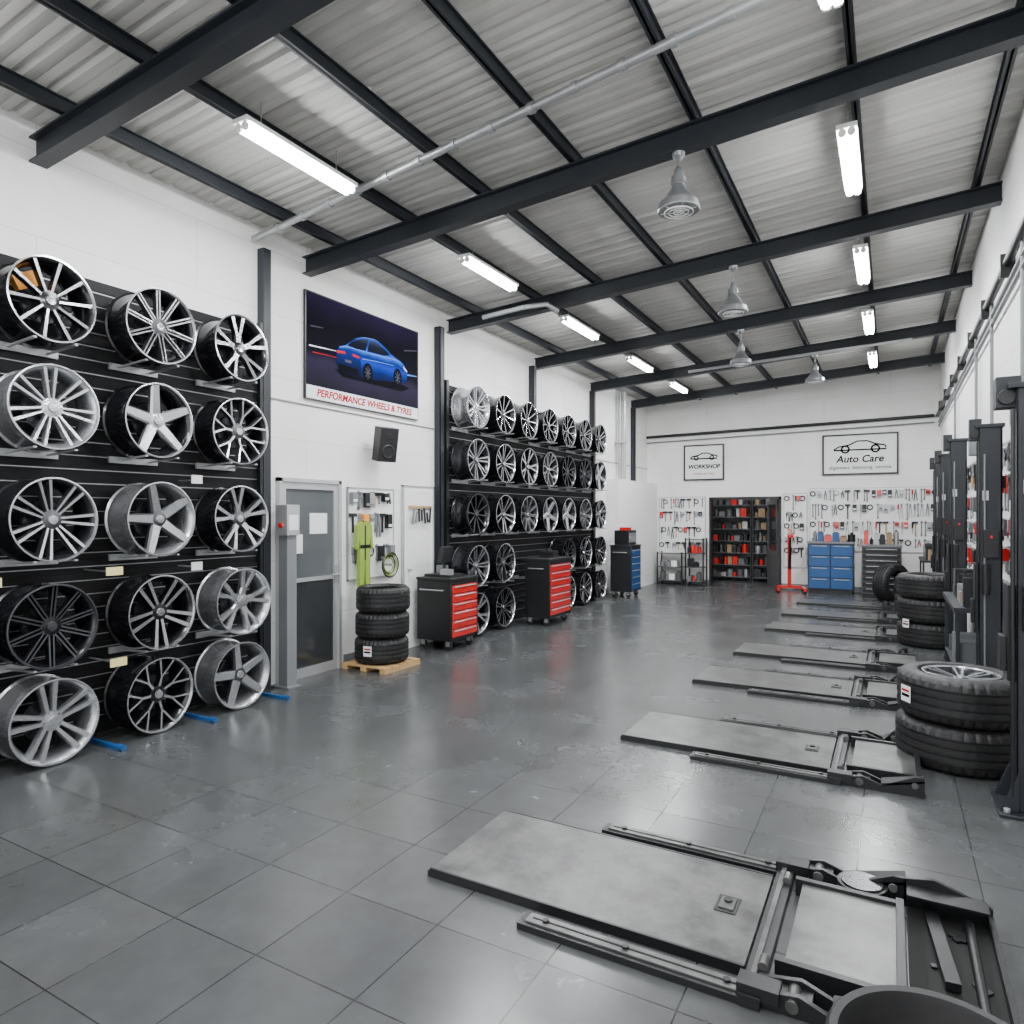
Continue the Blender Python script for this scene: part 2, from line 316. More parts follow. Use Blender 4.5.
# ------------------------------------------------------------ alloy wheels (axis +X, face at x=0)
R=.29
def wheel(kind,face,body,barrel):
    b=MB(); w=.28
    prof=[(-w,R),(-w+.012,R),(-w+.02,R-.014),(-w+.05,R-.018),(-.19,R-.04),(-.1,R-.038),(-.05,R-.016),(-.014,R-.014),(-.008,R),(0,R)]
    b.lathe(prof,barrel,'x',56)
    b.lathe([(0,R),(.001,R-.010),(-.012,R-.016)],face,'x',56)
    b.lathe([(-.012,R-.016),(-.03,R-.03),(-.1,R-.055),(-.2,R-.045),(-w+.01,R-.012),(-w,R)],barrel,'x',56)
    b.lathe([(-.12,0),(-.12,.07),(-.06,.075),(-.045,.068),(-.04,.035),(-.03,.03),(-.03,0)],body,'x',32)
    b.lathe([(-.038,.034),(-.026,.03),(-.024,0)],face,'x',24)
    b.lathe([(-.13,0),(-.13,.14),(-.14,.15),(-.15,.14),(-.15,0)],'barrel','x',32)
    for k in range(5):
        a=k*2*pi/5+.3; c=(math.cos(a)*.052,math.sin(a)*.052)
        b.cyl((-.05,*c),(-.043,*c),.0085,'dark',10)  # solid near-black discs; shade of the lug holes put into colour
    def seg(a0,r0,w0,a1,r1,w1,xf0=-.045,xf1=-.012,dep=.045,m=face):
        p0=Vector((r0*math.cos(a0),r0*math.sin(a0)));p1=Vector((r1*math.cos(a1),r1*math.sin(a1)))
        d=(p1-p0).normalized(); nn=Vector((-d.y,d.x))
        fr=[];bk=[]
        for p,ww,xf in ((p0,w0,xf0),(p1,w1,xf1)):
            for sgn in (-1,1):
                q=p+nn*ww*.5*sgn*.8; fr.append((xf,q.x,q.y)); q2=p+nn*ww*.5*sgn*1.15; bk.append((xf-.014,q2.x,q2.y))
        bb=[(v[0]-dep+.014,v[1],v[2]) for v in bk]
        V=fr+bk+bb
        b.add([V[i] for i in range(4)],[(0,1,3,2)],m)
        b.add(V,[(0,2,6,4),(1,5,7,3),(0,4,5,1),(2,3,7,6),(4,6,10,8),(5,9,11,7),(4,8,9,5),(6,7,11,10),(8,10,11,9)],body)
    r1=R-.018
    if kind=='twin5':
        for k in range(5):
            c=k*2*pi/5
            for s in(-1,1): seg(c+s*.36,.055,.026,c+s*.17,r1,.038)
    if kind=='twin7':
        for k in range(7):
            c=k*2*pi/7
            for s in(-1,1): seg(c+s*.22,.055,.016,c+s*.13,r1,.025)
    if kind=='y7':
        for k in range(7):
            c=k*2*pi/7; seg(c,.05,.026,c,.15,.022,xf1=-.035)
            for s in(-1,1): seg(c+s*.03,.14,.017,c+s*.22,r1,.019,xf0=-.035)
    if kind=='split5':
        for k in range(5):
            c=k*2*pi/5; seg(c,.045,.055,c,.13,.058,xf1=-.034)
            for s in(-1,1): seg(c+s*.13,.12,.03,c+s*.21,r1,.044,xf0=-.034)
    if kind=='star5':
        for k in range(5):
            c=k*2*pi/5; seg(c,.04,.08,c,r1,.06)
            for s in(-1,1): seg(c+s*.25,.07,.012,c+s*.09,r1,.012,xf0=-.052,xf1=-.02,m=body)
    if kind=='multi10':
        for k in range(10):
            c=k*2*pi/10; seg(c,.055,.018,c,r1,.028)
    if kind=='mesh':
        for k in range(10):
            c=k*2*pi/10
            for s in(-1,1): seg(c+s*.1,.06,.012,c+s*.27,r1,.014,xf0=-.035-.006*(s>0))
    return b.mesh('alloy_wheel_'+kind)
W=dict(
 a=wheel('twin7','mach','glossblack','glossblack'), b=wheel('y7','silver','glossblack','glossblack'), c=wheel('split5','mach','glossblack','glossblack'),
 d=wheel('twin5','silver','silver','silver'), e=wheel('star5','silver','silver','glossblack'), f=wheel('y7','mach','gun','glossblack'),
 g=wheel('twin7','silver','gun','barrel'), h=wheel('split5','silver','silver','silver'), i=wheel('mesh','mach','gun','glossblack'),
 j=wheel('twin5','mach','glossblack','glossblack'), k=wheel('multi10','silver','silver','silver'), l=wheel('star5','silver','gun','silver'),
 m=wheel('mesh','gun','glossblack','glossblack'), n=wheel('split5','silver','gun','glossblack'), o=wheel('twin7','silver','silver','silver'),
 p=wheel('multi10','gun','glossblack','glossblack'), q=wheel('multi10','mach','glossblack','glossblack'), r=wheel('twin5','silver','gun','glossblack'))
# ------------------------------------------------------------ rack builder
def rack(y0,y1,cols,rows,ncolpitch):
    b=MB(); b.box(XL+.0,XL+.06,y0,y1,.02,3.5,'slat')
    z=.15
    while z<3.48:
        b.box(XL+.06,XL+.064,y0,y1,z,z+.007,'steel'); b.box(XL+.06,XL+.075,y0,y1,z+.012,z+.05,'slat'); z+=.105
    for y in (y0,y1):
        b.box(XL+.0,XL+.11,y-.03,y+.0 if y==y1 else y+.03,0,3.55,'black')
    for y in cols:
        for zz in rows:
            b.cyl((XL+.06,y,zz-.02),(XL+.32,y,zz-.02),.018,'barrel',10)
            zb=zz-R-.012
            if zb>.05:
                b.obox((XL+.26,y-.13,zb+.012),(.4,.02,.012),'steel',(0,-.06,0)); b.obox((XL+.26,y+.13,zb+.012),(.4,.02,.012),'steel',(0,-.06,0))
                b.box(XL+.07,XL+.09,y-.2,y+.2,zb-.02,zb+.03,'steel')
    return b
rows=[3.16,2.43,1.665,.94,.295]
cols=[1.72,2.5,3.27,4.03]
b=rack(1.2,4.53,cols,rows,.77)
for y in (2.09,2.89,3.65,4.42):
    b.box(XL+.05,-4.86,y-.015,y+.015,.0,.03,'blue'); b.cyl((-4.88,y,.022),(-4.82,y,.022),.022,'blue',10)
for y,z in ((2.12,1.27),(2.9,1.29),(2.93,.62)): b.obox((-4.95,y,z),(.01,.12,.06),'yellow'); b.box(-5.35,-4.95,y-.006,y+.006,z-.01,z,'steel')
for y,z in ((3.68,1.27),(3.68,2.0)): b.obox((-5.1,y,z),(.01,.1,.07),'paper'); b.box(-5.35,-5.1,y-.006,y+.006,z-.01,z,'steel')
b.obox((-5.09,2.38,3.28),(.06,.16,.10),'orange',(.5,0,0))
b.obj('wheel_display_rack',(.004,0,0))
b=MB(); b.box(-.06,.06,-.06,.06,0,1.5,'grey'); b.box(-.1,.1,-.08,.08,0,.02,'grey'); b.box(-.08,.08,-.08,.08,1.5,1.8,'alu'); b.box(.08,.085,-.06,.06,1.55,1.7,'paper'); b.cyl((.0,-.08,1.6),(0,-.1,1.6),.025,'red')
b.obj('alignment_post',(-5.2,4.76,0),bevel=.004)
lay={0:['m','k','e','g','h'],1:['q','o','g','m','d'],2:['i','e','l','j','b'],3:['c','f','n','h','l']}
for ci,y in enumerate(cols):
    for ri,z in enumerate(rows):
        inst(W[lay[ci][ri]],'alloy_wheel',(-4.94+random.uniform(-.02,.02),y+random.uniform(-.015,.015),z+.003),(random.uniform(0,6.28),random.uniform(-.05,.02),random.uniform(-.02,.1)))
cols2=[8.0+.76*k for k in range(7)]; rows2=[3.2,2.47,1.71,.99,.33]
b=rack(7.66,12.9,cols2,rows2,.76); rk=b.obj('wheel_display_rack',(.004,0,0))
for ci,y in enumerate(cols2):
    for ri,z in enumerate(rows2):
        if (ci==3 or ci==2) and ri>=3: continue
        inst(W[random.choice('abceaofgnjrmcfgijqpq' if ri<3 else 'abcfgmnjrpfq')],'rack_wheel',(-5.0,y,z),(random.uniform(0,6.28),0,0),parent=rk)

# ------------------------------------------------------------ tires
def tire(Ro=.37,Ri=.23,w=.29):
    b=MB(); h=w/2
    pts=[(-h*.86,Ri),(-h*.98,Ri+.02),(-h,Ri+.06),(-h*.97,Ro-.05),(-h*.9,Ro-.025),(-h*.78,Ro-.006)]
    tr=[]
    for c in (-.52,-.18,.18,.52):
        tr+=[((c-.05)*h,Ro),((c-.04)*h,Ro-.012),((c+.04)*h,Ro-.012),((c+.05)*h,Ro)]
    up=[(-z,r) for z,r in reversed(pts)]
    prof=pts+tr+up
    prof+= [(h*.8,Ri-.006),(h*.5,Ri+.05),(0,Ri+.09),(-h*.5,Ri+.05),(-h*.8,Ri-.006)]
    nt=len(pts)
    def rf(k,j,r):
        if k%4==0 and (j in (4,5) or j in (nt+16,nt+17)): return r-.012
        if k%4==2 and nt<=j<nt+16 and (j-nt)//4 in (1,2): return r-.003
        return r
    b.lathe(prof,'rubber','z',144,closed=True,rf=rf)
    return b.mesh('tire',28)
T1=tire(.385,.24,.31); T2=tire(.3,.2,.28)
for k in range(2): inst(T1,'car_tire',(.415+.01*k,5.6,.155+k*.311),(0,0,k*1.0))
o=inst(W['g'],'alloy_wheel',(.425,5.6,.612),(0,-pi/2,0)); o.scale=(.8,.8,.8)
b=MB(); b.obox((0,0,0),(.1,.003,.11),'paper'); b.box(-.04,.04,-.003,-.0015,-.02,.0,'printdark'); b.box(-.04,.04,-.003,-.0015,.015,.03,'redflat')
lab=b.mesh('tire_label')
def label(cx,cy,r,z,ang):
    inst(lab,'tire_label',(cx+(r+.003)*math.cos(ang),cy+(r+.003)*math.sin(ang),z),(0,0,ang+pi/2))
label(.425,5.6,.385,.47,-2.6)
for k in range(3): inst(T1,'car_tire',(.46,10.4,.155+k*.311),(0,0,k))
label(.46,10.4,.385,.3,-2.4)
for k in range(3): inst(T2,'car_tire',(-5.0+.01*k,5.94,.205+k*.281),(0,0,k))
label(-5.0,5.94,.3,.22,-1.4)
for k in range(2): inst(T1,'car_tire',(.45,13.9,.155+k*.311),(0,0,k))
o=inst(T1,'car_tire',(.02,14.9,.385),(pi/2,0,.9))
b=MB(); 
for k in range(5): b.box(-.31,.31,-.31+k*.13,-.22+k*.13,.045,.062,'wood')
for x in (-.31,-.04,.23): b.box(x,x+.08,-.31,.30,0,.045,'wood')
b.obj('wooden_pallet',(-5.0,5.94,0))

# ------------------------------------------------------------ rubber tub (foreground)
b=MB(); b.lathe([(0,0),(0,.22),(.02,.235),(.205,.27),(.215,.288),(.232,.294),(.245,.284),(.242,.262),(.22,.254),(.04,.22),(.02,.2),(.02,0)],'rubber','z',64)
b.obj('rubber_tub',(.13,2.15,0))

# ------------------------------------------------------------ floor lifts ; origin at plate left-front corner
def liftmesh(pit):
    b=MB()
    b.box(0,1.42,0,.7,.018,.04,'plate')
    b.box(-.0,1.42,-.012,0,0,.042,'black'); b.box(0,1.42,.7,.712,0,.042,'black'); b.box(-.012,0,-.012,.712,0,.03,'black')
    b.box(.02,1.4,.02,.68,0,.018,'dark')
    b.box(1.24,1.33,.3,.43,.04,.044,'black'); b.box(1.255,1.315,.32,.41,.044,.05,'plate'); b.cyl((1.285,.38,.05),(1.285,.38,.058),.018,'black',16)
    for y0 in (-.165,.775):
        b.box(.55,1.48,y0,y0+.1,0,.028,'black'); b.box(.58,1.46,y0+.02,y0+.08,.028,.036,'plate'); b.box(.6,1.44,y0+.045,y0+.055,.036,.038,'dark')
        for x in (.66,1.0,1.38): b.cyl((x,y0+.05,.036),(x,y0+.05,.046),.014,'black',10)
    b.box(1.43,1.50,-.17,.88,0,.045,'black'); b.box(1.45,1.47,-.1,.8,.045,.055,'plate')
    for y in (-.12,.82): b.box(1.42,1.56,y-.04,y+.04,.03,.075,'black')
    for y in (.02,.68): b.cyl((1.485,y-.03,.055),(1.485,y+.03,.055),.02,'plate',12)
    b.box(1.55,1.91,.06,.66,.045,.06,'plate')
    b.box(1.52,1.93,.03,.06,0,.075,'black'); b.box(1.52,1.93,.66,.69,0,.075,'black'); b.box(1.91,1.94,.03,.69,0,.085,'black')
    for i,y0 in enumerate((-.14,.8)):
        e=1.95 if (pit or i==0) else 1.84
        b.prism([(1.48,0),(1.48,.05),(1.62,.075),(1.72,.04),(e-.05,.12),(e,.12),(e,0)],y0,y0+.02,'xz','black')
        b.prism([(1.48,0),(1.48,.05),(1.62,.075),(1.72,.04),(e-.05,.05),(e,.05),(e,0)],y0+.09,y0+.11,'xz','black')
        b.prism([(1.72,.035),(e,.09),(e,.105),(1.72,.05)],y0+.0,y0+.11,'xz','black')
        b.cyl((1.6,y0-.012,.04),(1.6,y0+.12,.04),.022,'plate',14); b.cyl((e-.05,y0-.012,.07),(e-.05,y0,.07),.018,'plate',12)
        b.box(1.5,1.66,y0+.02,y0+.09,.0,.05,'black')
    if pit:
        b.cyl((1.78,.78,.0),(1.78,.78,.07),.1,'black',28); b.cyl((1.78,.78,.07),(1.78,.78,.078),.085,'barrel',28)
        b.box(1.95,2.25,-.04,.8,0,.006,'dark')  # flat black sheet above the floor; pit shade is painted, no hole
        b.box(1.94,2.26,-.06,-.04,0,.05,'black'); b.box(2.24,2.26,-.06,.82,0,.05,'black')
        b.prism([(1.94,.0),(1.94,.12),(2.05,.14),(2.26,.07),(2.26,0)],.8,.82,'xz','black')
        b.box(1.95,2.24,.70,.8,.09,.1,'black')
        b.obox((2.06,.5,.03),(.05,.5,.03),'black',(0,0,.1)); b.cyl((2.17,.1,.03),(2.17,.72,.03),.018,'black',12)
        random.seed(3)
        for k in range(14): b.obox((random.uniform(1.98,2.2),random.uniform(0,.7),.011),(.03*random.random()+.01,.02,.01),'black',(0,0,random.random()*3))
    return b.mesh('floor_lift')
LM=liftmesh(True); LM2=liftmesh(False)
for k,(x,y) in enumerate(((-1.89,2.6),(-1.77,4.88),(-1.74,6.88),(-1.66,8.5),(-1.6,10.5),(-1.6,12.2),(-1.55,13.9))):
    inst(LM if k==0 else LM2,'vehicle_floor_lift',(x,y,0),bevel=.002)

# ------------------------------------------------------------ lift columns
def postmesh():
    b=MB()
    b.box(-.2,.17,-.2,.2,0,.02,'beam')
    for x in(-.16,.14):
        for y in(-.16,.16): b.cyl((x,y,.02),(x,y,.045),.018,'steel',8)
    b.box(-.11,-.1,-.12,.12,.02,2.42,'beam'); b.box(-.11,.11,.11,.12,.02,2.42,'beam'); b.box(-.11,.11,-.12,-.11,.02,2.42,'beam')
    b.box(.09,.11,-.12,-.05,.02,2.42,'beam'); b.box(.09,.11,.05,.12,.02,2.42,'beam')
    for y in (-.14,.13): b.prism([(-.19,.02),(-.1,.02),(-.1,.25)],y,y+.01,'xz','beam')
    b.box(-.15,.13,-.14,.14,2.42,2.45,'beam'); b.box(-.2,-.08,-.06,.06,2.32,2.5,'beam'); b.cyl((-.15,-.08,2.38),(-.15,.08,2.38),.045,'black',16)
    b.box(-.15,-.11,-.09,.09,.75,1.3,'black'); b.box(-.18,-.15,-.06,.06,.8,1.0,'black')
    b.cyl((-.13,-.13,.1),(-.13,-.13,2.3),.012,'black',8); b.cyl((-.06,-.135,.3),(-.06,-.135,2.2),.01,'grey',8)
    b.box(-.07,.07,-.165,-.12,1.35,1.58,'blackplastic'); b.cyl((0,-.165,1.52),(0,-.18,1.52),.014,'red',12)
    b.cyl((-.05,-.15,1.05),(-.05,-.15,1.3),.04,'black',14)
    b.box(-.08,-.02,-.126,-.12,1.82,1.9,'alu')
    return b.mesh('lift_column')
PM=postmesh()
for k,(x,y) in enumerate(((.735,4.86),(.72,6.85),(.68,9.3),(.7,11.5),(.7,12.9))):
    o=inst(PM,'lift_column',(x,y,0),bevel=.003)
    if k: o.scale=(.72,.72,1.0 if k<2 else 1.05)

# ------------------------------------------------------------ tool chest
def chest(w,d,h,nd,front,name,loc,top=True,rotz=0,body='black'):
    b=MB(); z0=.12
    b.box(-d,0-.01,0,w,z0,h,body)
    n=nd; zs=z0+.04; dh=(h-.06-zs)/n
    for k in range(n):
        a=zs+k*dh
        b.box(-.012,.012,.03,w-.03,a+.008,a+dh-.006,front)
        b.box(.012,.028,.06,w-.06,a+dh-.03,a+dh-.018,'steel')
    b.box(-.012,.005,0,.025,z0,h,body); b.box(-.012,.005,w-.025,w,z0,h,body)
    b.box(-d-.01,.015,-.01,w+.01,h,h+.03,'blackplastic')
    for x in (-d+.06,-.08):
        for y in (.07,w-.07):
            b.cyl((x,y-.02,.05),(x,y+.02,.05),.05,'rubber',16); b.box(x-.03,x+.03,y-.03,y-.022,.05,z0,'steel'); b.box(x-.03,x+.03,y+.022,y+.03,.05,z0,'steel')
    b.tube([(-d+.08,-.01,h-.12),(-d+.08,-.05,h-.12),(-.1,-.05,h-.12),(-.1,-.01,h-.12)],.01,'steel')
    b.obj(name,loc,(0,0,rotz),bevel=.004)
chest(.62,.52,.88,6,'red','tool_chest',(-4.76,6.96,0))
chest(.78,.42,1.0,7,'red','tool_chest',(-4.52,9.25,0))
b=MB(); b.box(-.2,.2,-.16,.16,0,.03,'blackplastic'); b.cyl((0,0,.03),(0,0,.2),.02,'black'); b.obox((0.02,0,.28),(.06,.4,.2),'blackplastic',(0,.2,.3)); b.obox((-.1,.1,.08),(.12,.1,.1),'grey')
b.box(.05,.2,-.16,-.08,.03,.1,'steel'); b.obj('diagnostic_monitor',(-5.04,7.22,.912))
b=MB(); b.box(-.12,.12,-.1,.1,0,.1,'blackplastic'); b.box(-.02,.02,-.08,.08,.1,.13,'blackplastic'); b.box(-.12,.12,-.1,.1,.045,.055,'red'); b.obj('tool_case',(-4.75,9.7,1.032))
chest(.6,.45,1.05,6,'blue','tool_cabinet',(-4.62,13.25,0),body='blackplastic')
b=MB(); b.box(-.15,.15,-.25,.25,0,.3,'black'); b.box(.15,.16,-.2,.2,.05,.25,'grey'); b.box(-.1,.1,-.08,.08,.3,.36,'red'); b.obj('tool_case',(-4.85,13.55,1.082))
def bcab(x0,w,front,body,h,nd,y=YB-.1,d=.5,name='tool_cabinet'):
    b=MB(); b.box(0,w,-d,0,.08,h,body); b.box(.03,w-.03,-d+.02,-.02,0,.08,'black')
    nc=2 if front=='blue' else 1
    for c in range(nc):
        for k in range(nd):
            zz=.1+k*(h-.12)/nd; x0_=.02+c*(w-.02)/nc; x1_=x0_+(w-.02)/nc-.02
            b.box(x0_,x1_,-d-.015,-d,zz+.008,zz+(h-.12)/nd-.008,front)
            b.box(x0_+.06,x1_-.06,-d-.03,-d-.015,zz+(h-.12)/nd-.04,zz+(h-.12)/nd-.025,'steel')
    b.box(-.01,w+.01,-d-.02,0.01,h,h+.04,'grey'); b.obj(name,(x0,y,0),bevel=.004)
bcab(-1.58,.9,'blue','black',1.08,4)
bcab(-.52,.72,'black','panel',1.05,8,y=YB-.5)
def small(name,loc,seed,w=.8):
    random.seed(seed); b=MB(); x=0
    while x<w:
        ww=random.uniform(.06,.16); h=random.uniform(.08,.28); m=random.choice(('black','red','grey','steel','blue','brown','black'))
        if random.random()<.5: b.box(x,x+ww,-.1,.1,0,h,m); b.box(x+.02,x+ww-.02,-.03,.03,h,h+.02,'black')
        else: b.cyl((x+ww/2,0,0),(x+ww/2,0,h),ww/2,m,14); b.cyl((x+ww/2,0,h),(x+ww/2,0,h+.04),ww/5,'black',8)
        x+=ww+.02
    b.obj(name,loc)
small('workshop_supplies',(-1.5,YB-.3,1.122),3,.7); small('workshop_supplies',(-.48,YB-.75,1.092),8,.55)
b=MB(); 
b.box(-.3,-.24,-.7,0,.05,.11,'red'); b.box(.24,.3,-.7,0,.05,.11,'red'); b.box(-.3,.3,-.06,0,.05,.11,'red'); b.box(-.04,.04,-.07,0.01,.1,1.3,'red')
b.obox((0,-.3,1.3),(.07,.75,.07),'red',(.15,0,0)); b.cyl((0,-.08,.5),(0,-.4,1.2),.03,'black'); b.cyl((0,-.64,1.2),(0,-.64,1.0),.012,'steel')
for x in(-.27,.27):
    for y in (-.65,-.05): b.cyl((x-.02,y,.04),(x+.02,y,.04),.04,'rubber')
b.obj('engine_crane',(-2.0,YB-.25,0),(0,0,.2))

# ------------------------------------------------------------ tool boards. local: board in XZ plane, front -Y
def tools(b,x0,x1,z0,z1,seed,dens=1.0,colors=('steel','black','steel','red','grey')):
    random.seed(seed); z=z1-.06
    while z>z0+.16:
        x=x0+.05; rh=random.choice((.2,.26,.33))
        while x<x1-.05:
            t=random.choice('whspcbbw'); L=rh*random.uniform(.6,1.0); m=random.choice(colors); step=.08
            b.cyl((x,0,z),(x,-.04,z),.005,'steel',6)
            if t=='w':
                b.box(x-.01,x+.01,-.03,-.02,z-L,z,'grey'); b.cyl((x,-.03,z),(x,-.015,z),.024,'grey',6); b.cyl((x,-.03,z-L),(x,-.015,z-L),.02,'grey',6); step=.06
            elif t=='h':
                b.cyl((x,-.03,z-L),(x,-.03,z),.013,random.choice(('wood','grey','black')),8); b.box(x-.06,x+.05,-.05,-.015,z-.03,z+.01,'black'); step=.13
            elif t=='s':
                b.cyl((x,-.03,z-L*.5),(x,-.03,z),.016,m,8); b.cyl((x,-.03,z-L),(x,-.03,z-L*.5),.006,'grey',6); step=.06
            elif t=='p':
                b.obox((x-.02,-.03,z-L*.6),(.016,.014,L*.8),m,(0,.1,0)); b.obox((x+.02,-.03,z-L*.6),(.016,.014,L*.8),m,(0,-.1,0)); b.obox((x,-.03,z-.03),(.03,.02,.08),'grey'); step=.09
            elif t=='c':
                b.lathe([(-.01,.05),(0,.062),(.01,.05),(0,.04)],'black','y',18,c=(x,-.03,z-.06),closed=True); step=.14
            else:
                hh=random.uniform(.08,.18); b.box(x-.04,x+.04,-.07,-.01,z-hh,z,m); b.box(x-.03,x+.03,-.075,-.07,z-hh+.02,z-hh+.05,random.choice(('paper','black','grey'))); step=.11
            x+=step/dens*random.uniform(.85,1.2)
        z-=rh+.05
def board(name,w,z0,z1,seed,loc,rotz,dens=1.0,colors=('steel','black','steel','black','red','grey')):
    b=MB(); b.box(0,w,-.012,0,z0,z1,'paper')
    for x in (0,w-.015): b.box(x,x+.015,-.02,0,z0,z1,'alu')
    b.box(0,w,-.02,0,z1-.015,z1,'alu'); b.box(0,w,-.02,0,z0,z0+.015,'alu')
    tools(b,.02,w-.02,z0,z1,seed,dens,colors); b.obj(name,loc,(0,0,rotz))
board('tool_pegboard',1.15,.75,2.15,11,(-5.08,YB-.005,0),0,1.1)
board('tool_pegboard',.5,.5,2.2,5,(-2.15,YB-.005,0),0,1.2)
board('tool_pegboard',2.5,.9,2.3,12,(-1.6,YB-.005,0),0,1.0)
board('tool_pegboard',.82,.95,2.02,21,(XL+.005,5.8,0),pi/2,1.3,('steel','black','grey','orange','black'))
rc=('grey','black','red','grey','black','steel')
board('tool_pegboard',3.0,.8,2.35,31,(XR-.005,8.9,0),-pi/2,1.3,rc)
board('tool_pegboard',3.0,.8,2.35,33,(XR-.005,12.3,0),-pi/2,1.3,rc)
board('tool_pegboard',3.4,.8,2.35,35,(XR-.005,16.2,0),-pi/2,1.3,rc)
# white panel door on left wall
b=MB(); b.box(XL,XL+.03,6.8,7.42,.0,2.06,'white'); b.box(XL+.03,XL+.036,6.86,7.36,.08,2.0,'paper')
for (a,c,d,e) in ((6.78,6.8,0,2.08),(7.42,7.44,0,2.08),(6.78,7.44,2.06,2.08)): b.box(XL,XL+.04,a,c,d,e,'alu')
b.cyl((XL+.03,6.88,1.0),(XL+.09,6.88,1.0),.012,'steel'); b.obj('door_1',(.004,0,0))
b=MB(); b.box(0,.48,-.015,0,1.78,1.82,'wood'); 
random.seed(5)
for k in range(7):
    x=.05+k*.06; b.cyl((x,-.01,1.8),(x,-.05,1.79),.005,'steel',6); b.obox((x,-.04,1.70-random.random()*.04),(.03,.01,.12+random.random()*.1),random.choice(('grey','black','yellow','black')),(0,random.uniform(-.2,.2),0))
b.obj('key_rack',(XL+.045,6.88,0),(0,0,pi/2))
b=MB()
for k in range(4): b.lathe([(-.012,.09+.02*k),(0,.1+.02*k),(.012,.09+.02*k),(0,.08+.02*k)],('green','black','green','black')[k],'x',28,c=(.03+.01*k,0,0),closed=True)
b.cyl((-.03,0,0),(.1,0,.0),.015,'steel'); b.obj('air_hose_reel',(XL+.07,6.42,1.1))
b=MB()
b.prism([(-.06,.33),(-.12,.28),(-.14,.02),(-.11,.0),(-.09,.15),(-.085,-.1),(-.09,-.42),(-.02,-.42),(0,-.12),(.02,-.42),(.09,-.42),(.085,-.1),(.09,.15),(.11,0),(.14,.02),(.12,.28),(.06,.33),(.03,.31),(0,.29),(-.03,.31)],0,.05,'yz','green')
b.box(.05,.054,-.085,.085,.02,.06,'black'); b.box(.05,.054,-.01,.01,-.12,.28,'black'); b.cyl((-.05,0,.34),(.04,0,.34),.01,'steel')
b.obj('hi_vis_overalls',(XL+.09,5.96,1.3),bevel=.01)

# ------------------------------------------------------------ glazed door left wall
b=MB(); y0,y1,H=4.82,5.62,2.04
b.box(XL,XL+.06,y0-.04,y0,0,H+.04,'alu'); b.box(XL,XL+.06,y1,y1+.04,0,H+.04,'alu'); b.box(XL,XL+.06,y0-.04,y1+.04,H,H+.04,'alu')
b.box(XL,XL+.04,y0,y0+.06,0,H,'alu'); b.box(XL,XL+.04,y1-.06,y1,0,H,'alu'); b.box(XL,XL+.04,y0+.06,y1-.06,H-.07,H,'alu'); b.box(XL,XL+.04,y0+.06,y1-.06,0,.1,'alu'); b.box(XL,XL+.04,y0+.06,y1-.06,1.0,1.04,'alu')
b.box(XL+.01,XL+.02,y0+.06,y1-.06,1.04,H-.07,'glass'); b.box(XL+.01,XL+.025,y0+.06,y1-.06,.1,1.0,'darkglass')
b.box(XL+.02,XL+.024,y0+.4,y0+.65,1.5,1.72,'paper'); b.box(XL+.04,XL+.044,y0+.1,y0+.28,1.3,1.5,'paper')
b.box(XL+.04,XL+.05,y1-.055,y1-.015,.95,1.15,'steel'); b.cyl((XL+.05,y1-.04,1.05),(XL+.1,y1-.04,1.05),.01,'steel'); b.cyl((XL+.1,y1-.04,1.05),(XL+.1,y1-.15,1.05),.01,'steel')
b.obj('door_2',(.004,0,0))
# speaker
b=MB(); b.box(-.08,.08,-.12,.12,-.2,.2,'blackplastic')
b.lathe([(.0,0),(.004,.03),(-.0,.05),(.008,.075),(.0,.085)],'blackplastic','x',28,c=(.082,0,-.08)); b.lathe([(0,0),(.004,.03),(0,.035)],'blackplastic','x',20,c=(.082,0,.1)); b.box(-.17,-.08,-.03,.03,-.03,.03,'steel')
b.obj('wall_speaker',(XL+.22,6.22,2.53),(0,.2,-.35),bevel=.008)

# ------------------------------------------------------------ poster
b=MB(); Y0,Y1,Z0,Z1=5.15,7.1,2.93,4.08; x=XL+.03
b.box(XL,x,Y0,Y1,Z0,Z1,'black'); b.box(x,x+.003,Y0+.015,Y1-.015,Z0+.15,Z1-.015,'poster'); b.box(x,x+.004,Y0+.015,Y1-.015,Z0+.01,Z0+.15,'printwhite')
def P(pts,m,d): 
    b.prism([(6.2+u*1.0,3.52+v*1.0) for u,v in pts],x+.003,x+.003+d,'yz',m)
P([(-1.0,-.03),(-.6,-.005),(-.6,.0),(-1.0,-.015)],'printwhite',.0012); P([(-.95,-.09),(-.6,-.075),(-.6,-.07),(-.95,-.08)],'redflat',.0012)
P([(.66,-.05),(.86,-.03),(.86,-.02),(.66,-.03)],'printhi',.0012); P([(-.98,.18),(-.8,.2),(-.8,.21),(-.98,.195)],'printgrey',.0012); P([(.6,.25),(.86,.3),(.86,.31),(.6,.265)],'printgrey',.0012)
P([(-.62,-.2),(-.5,-.27),(.55,-.27),(.72,-.2),(.2,-.14)],'printdark',.0015)
body=[(-.6,-.1),(-.595,-.02),(-.58,.03),(-.54,.065),(-.44,.1),(-.37,.15),(-.29,.205),(-.2,.24),(-.1,.26),(.02,.268),(.12,.255),(.24,.21),(.34,.16),(.42,.13),(.52,.105),(.6,.07),(.65,.02),(.665,-.04),(.65,-.12),(.6,-.17),(.34,-.18),(.1,-.21),(-.2,-.24),(-.5,-.22),(-.58,-.18)]
P(body,'carbody',.002)
P([(-.6,-.1),(-.595,-.02),(-.57,.045),(-.24,.04),(-.2,-.05),(-.2,-.24),(-.5,-.22),(-.58,-.18)],'carrear',.0025)
P([(-.43,.1),(-.36,.15),(-.28,.19),(-.15,.235),(-.07,.243),(-.12,.1),(-.28,.09)],'carglass',.003)
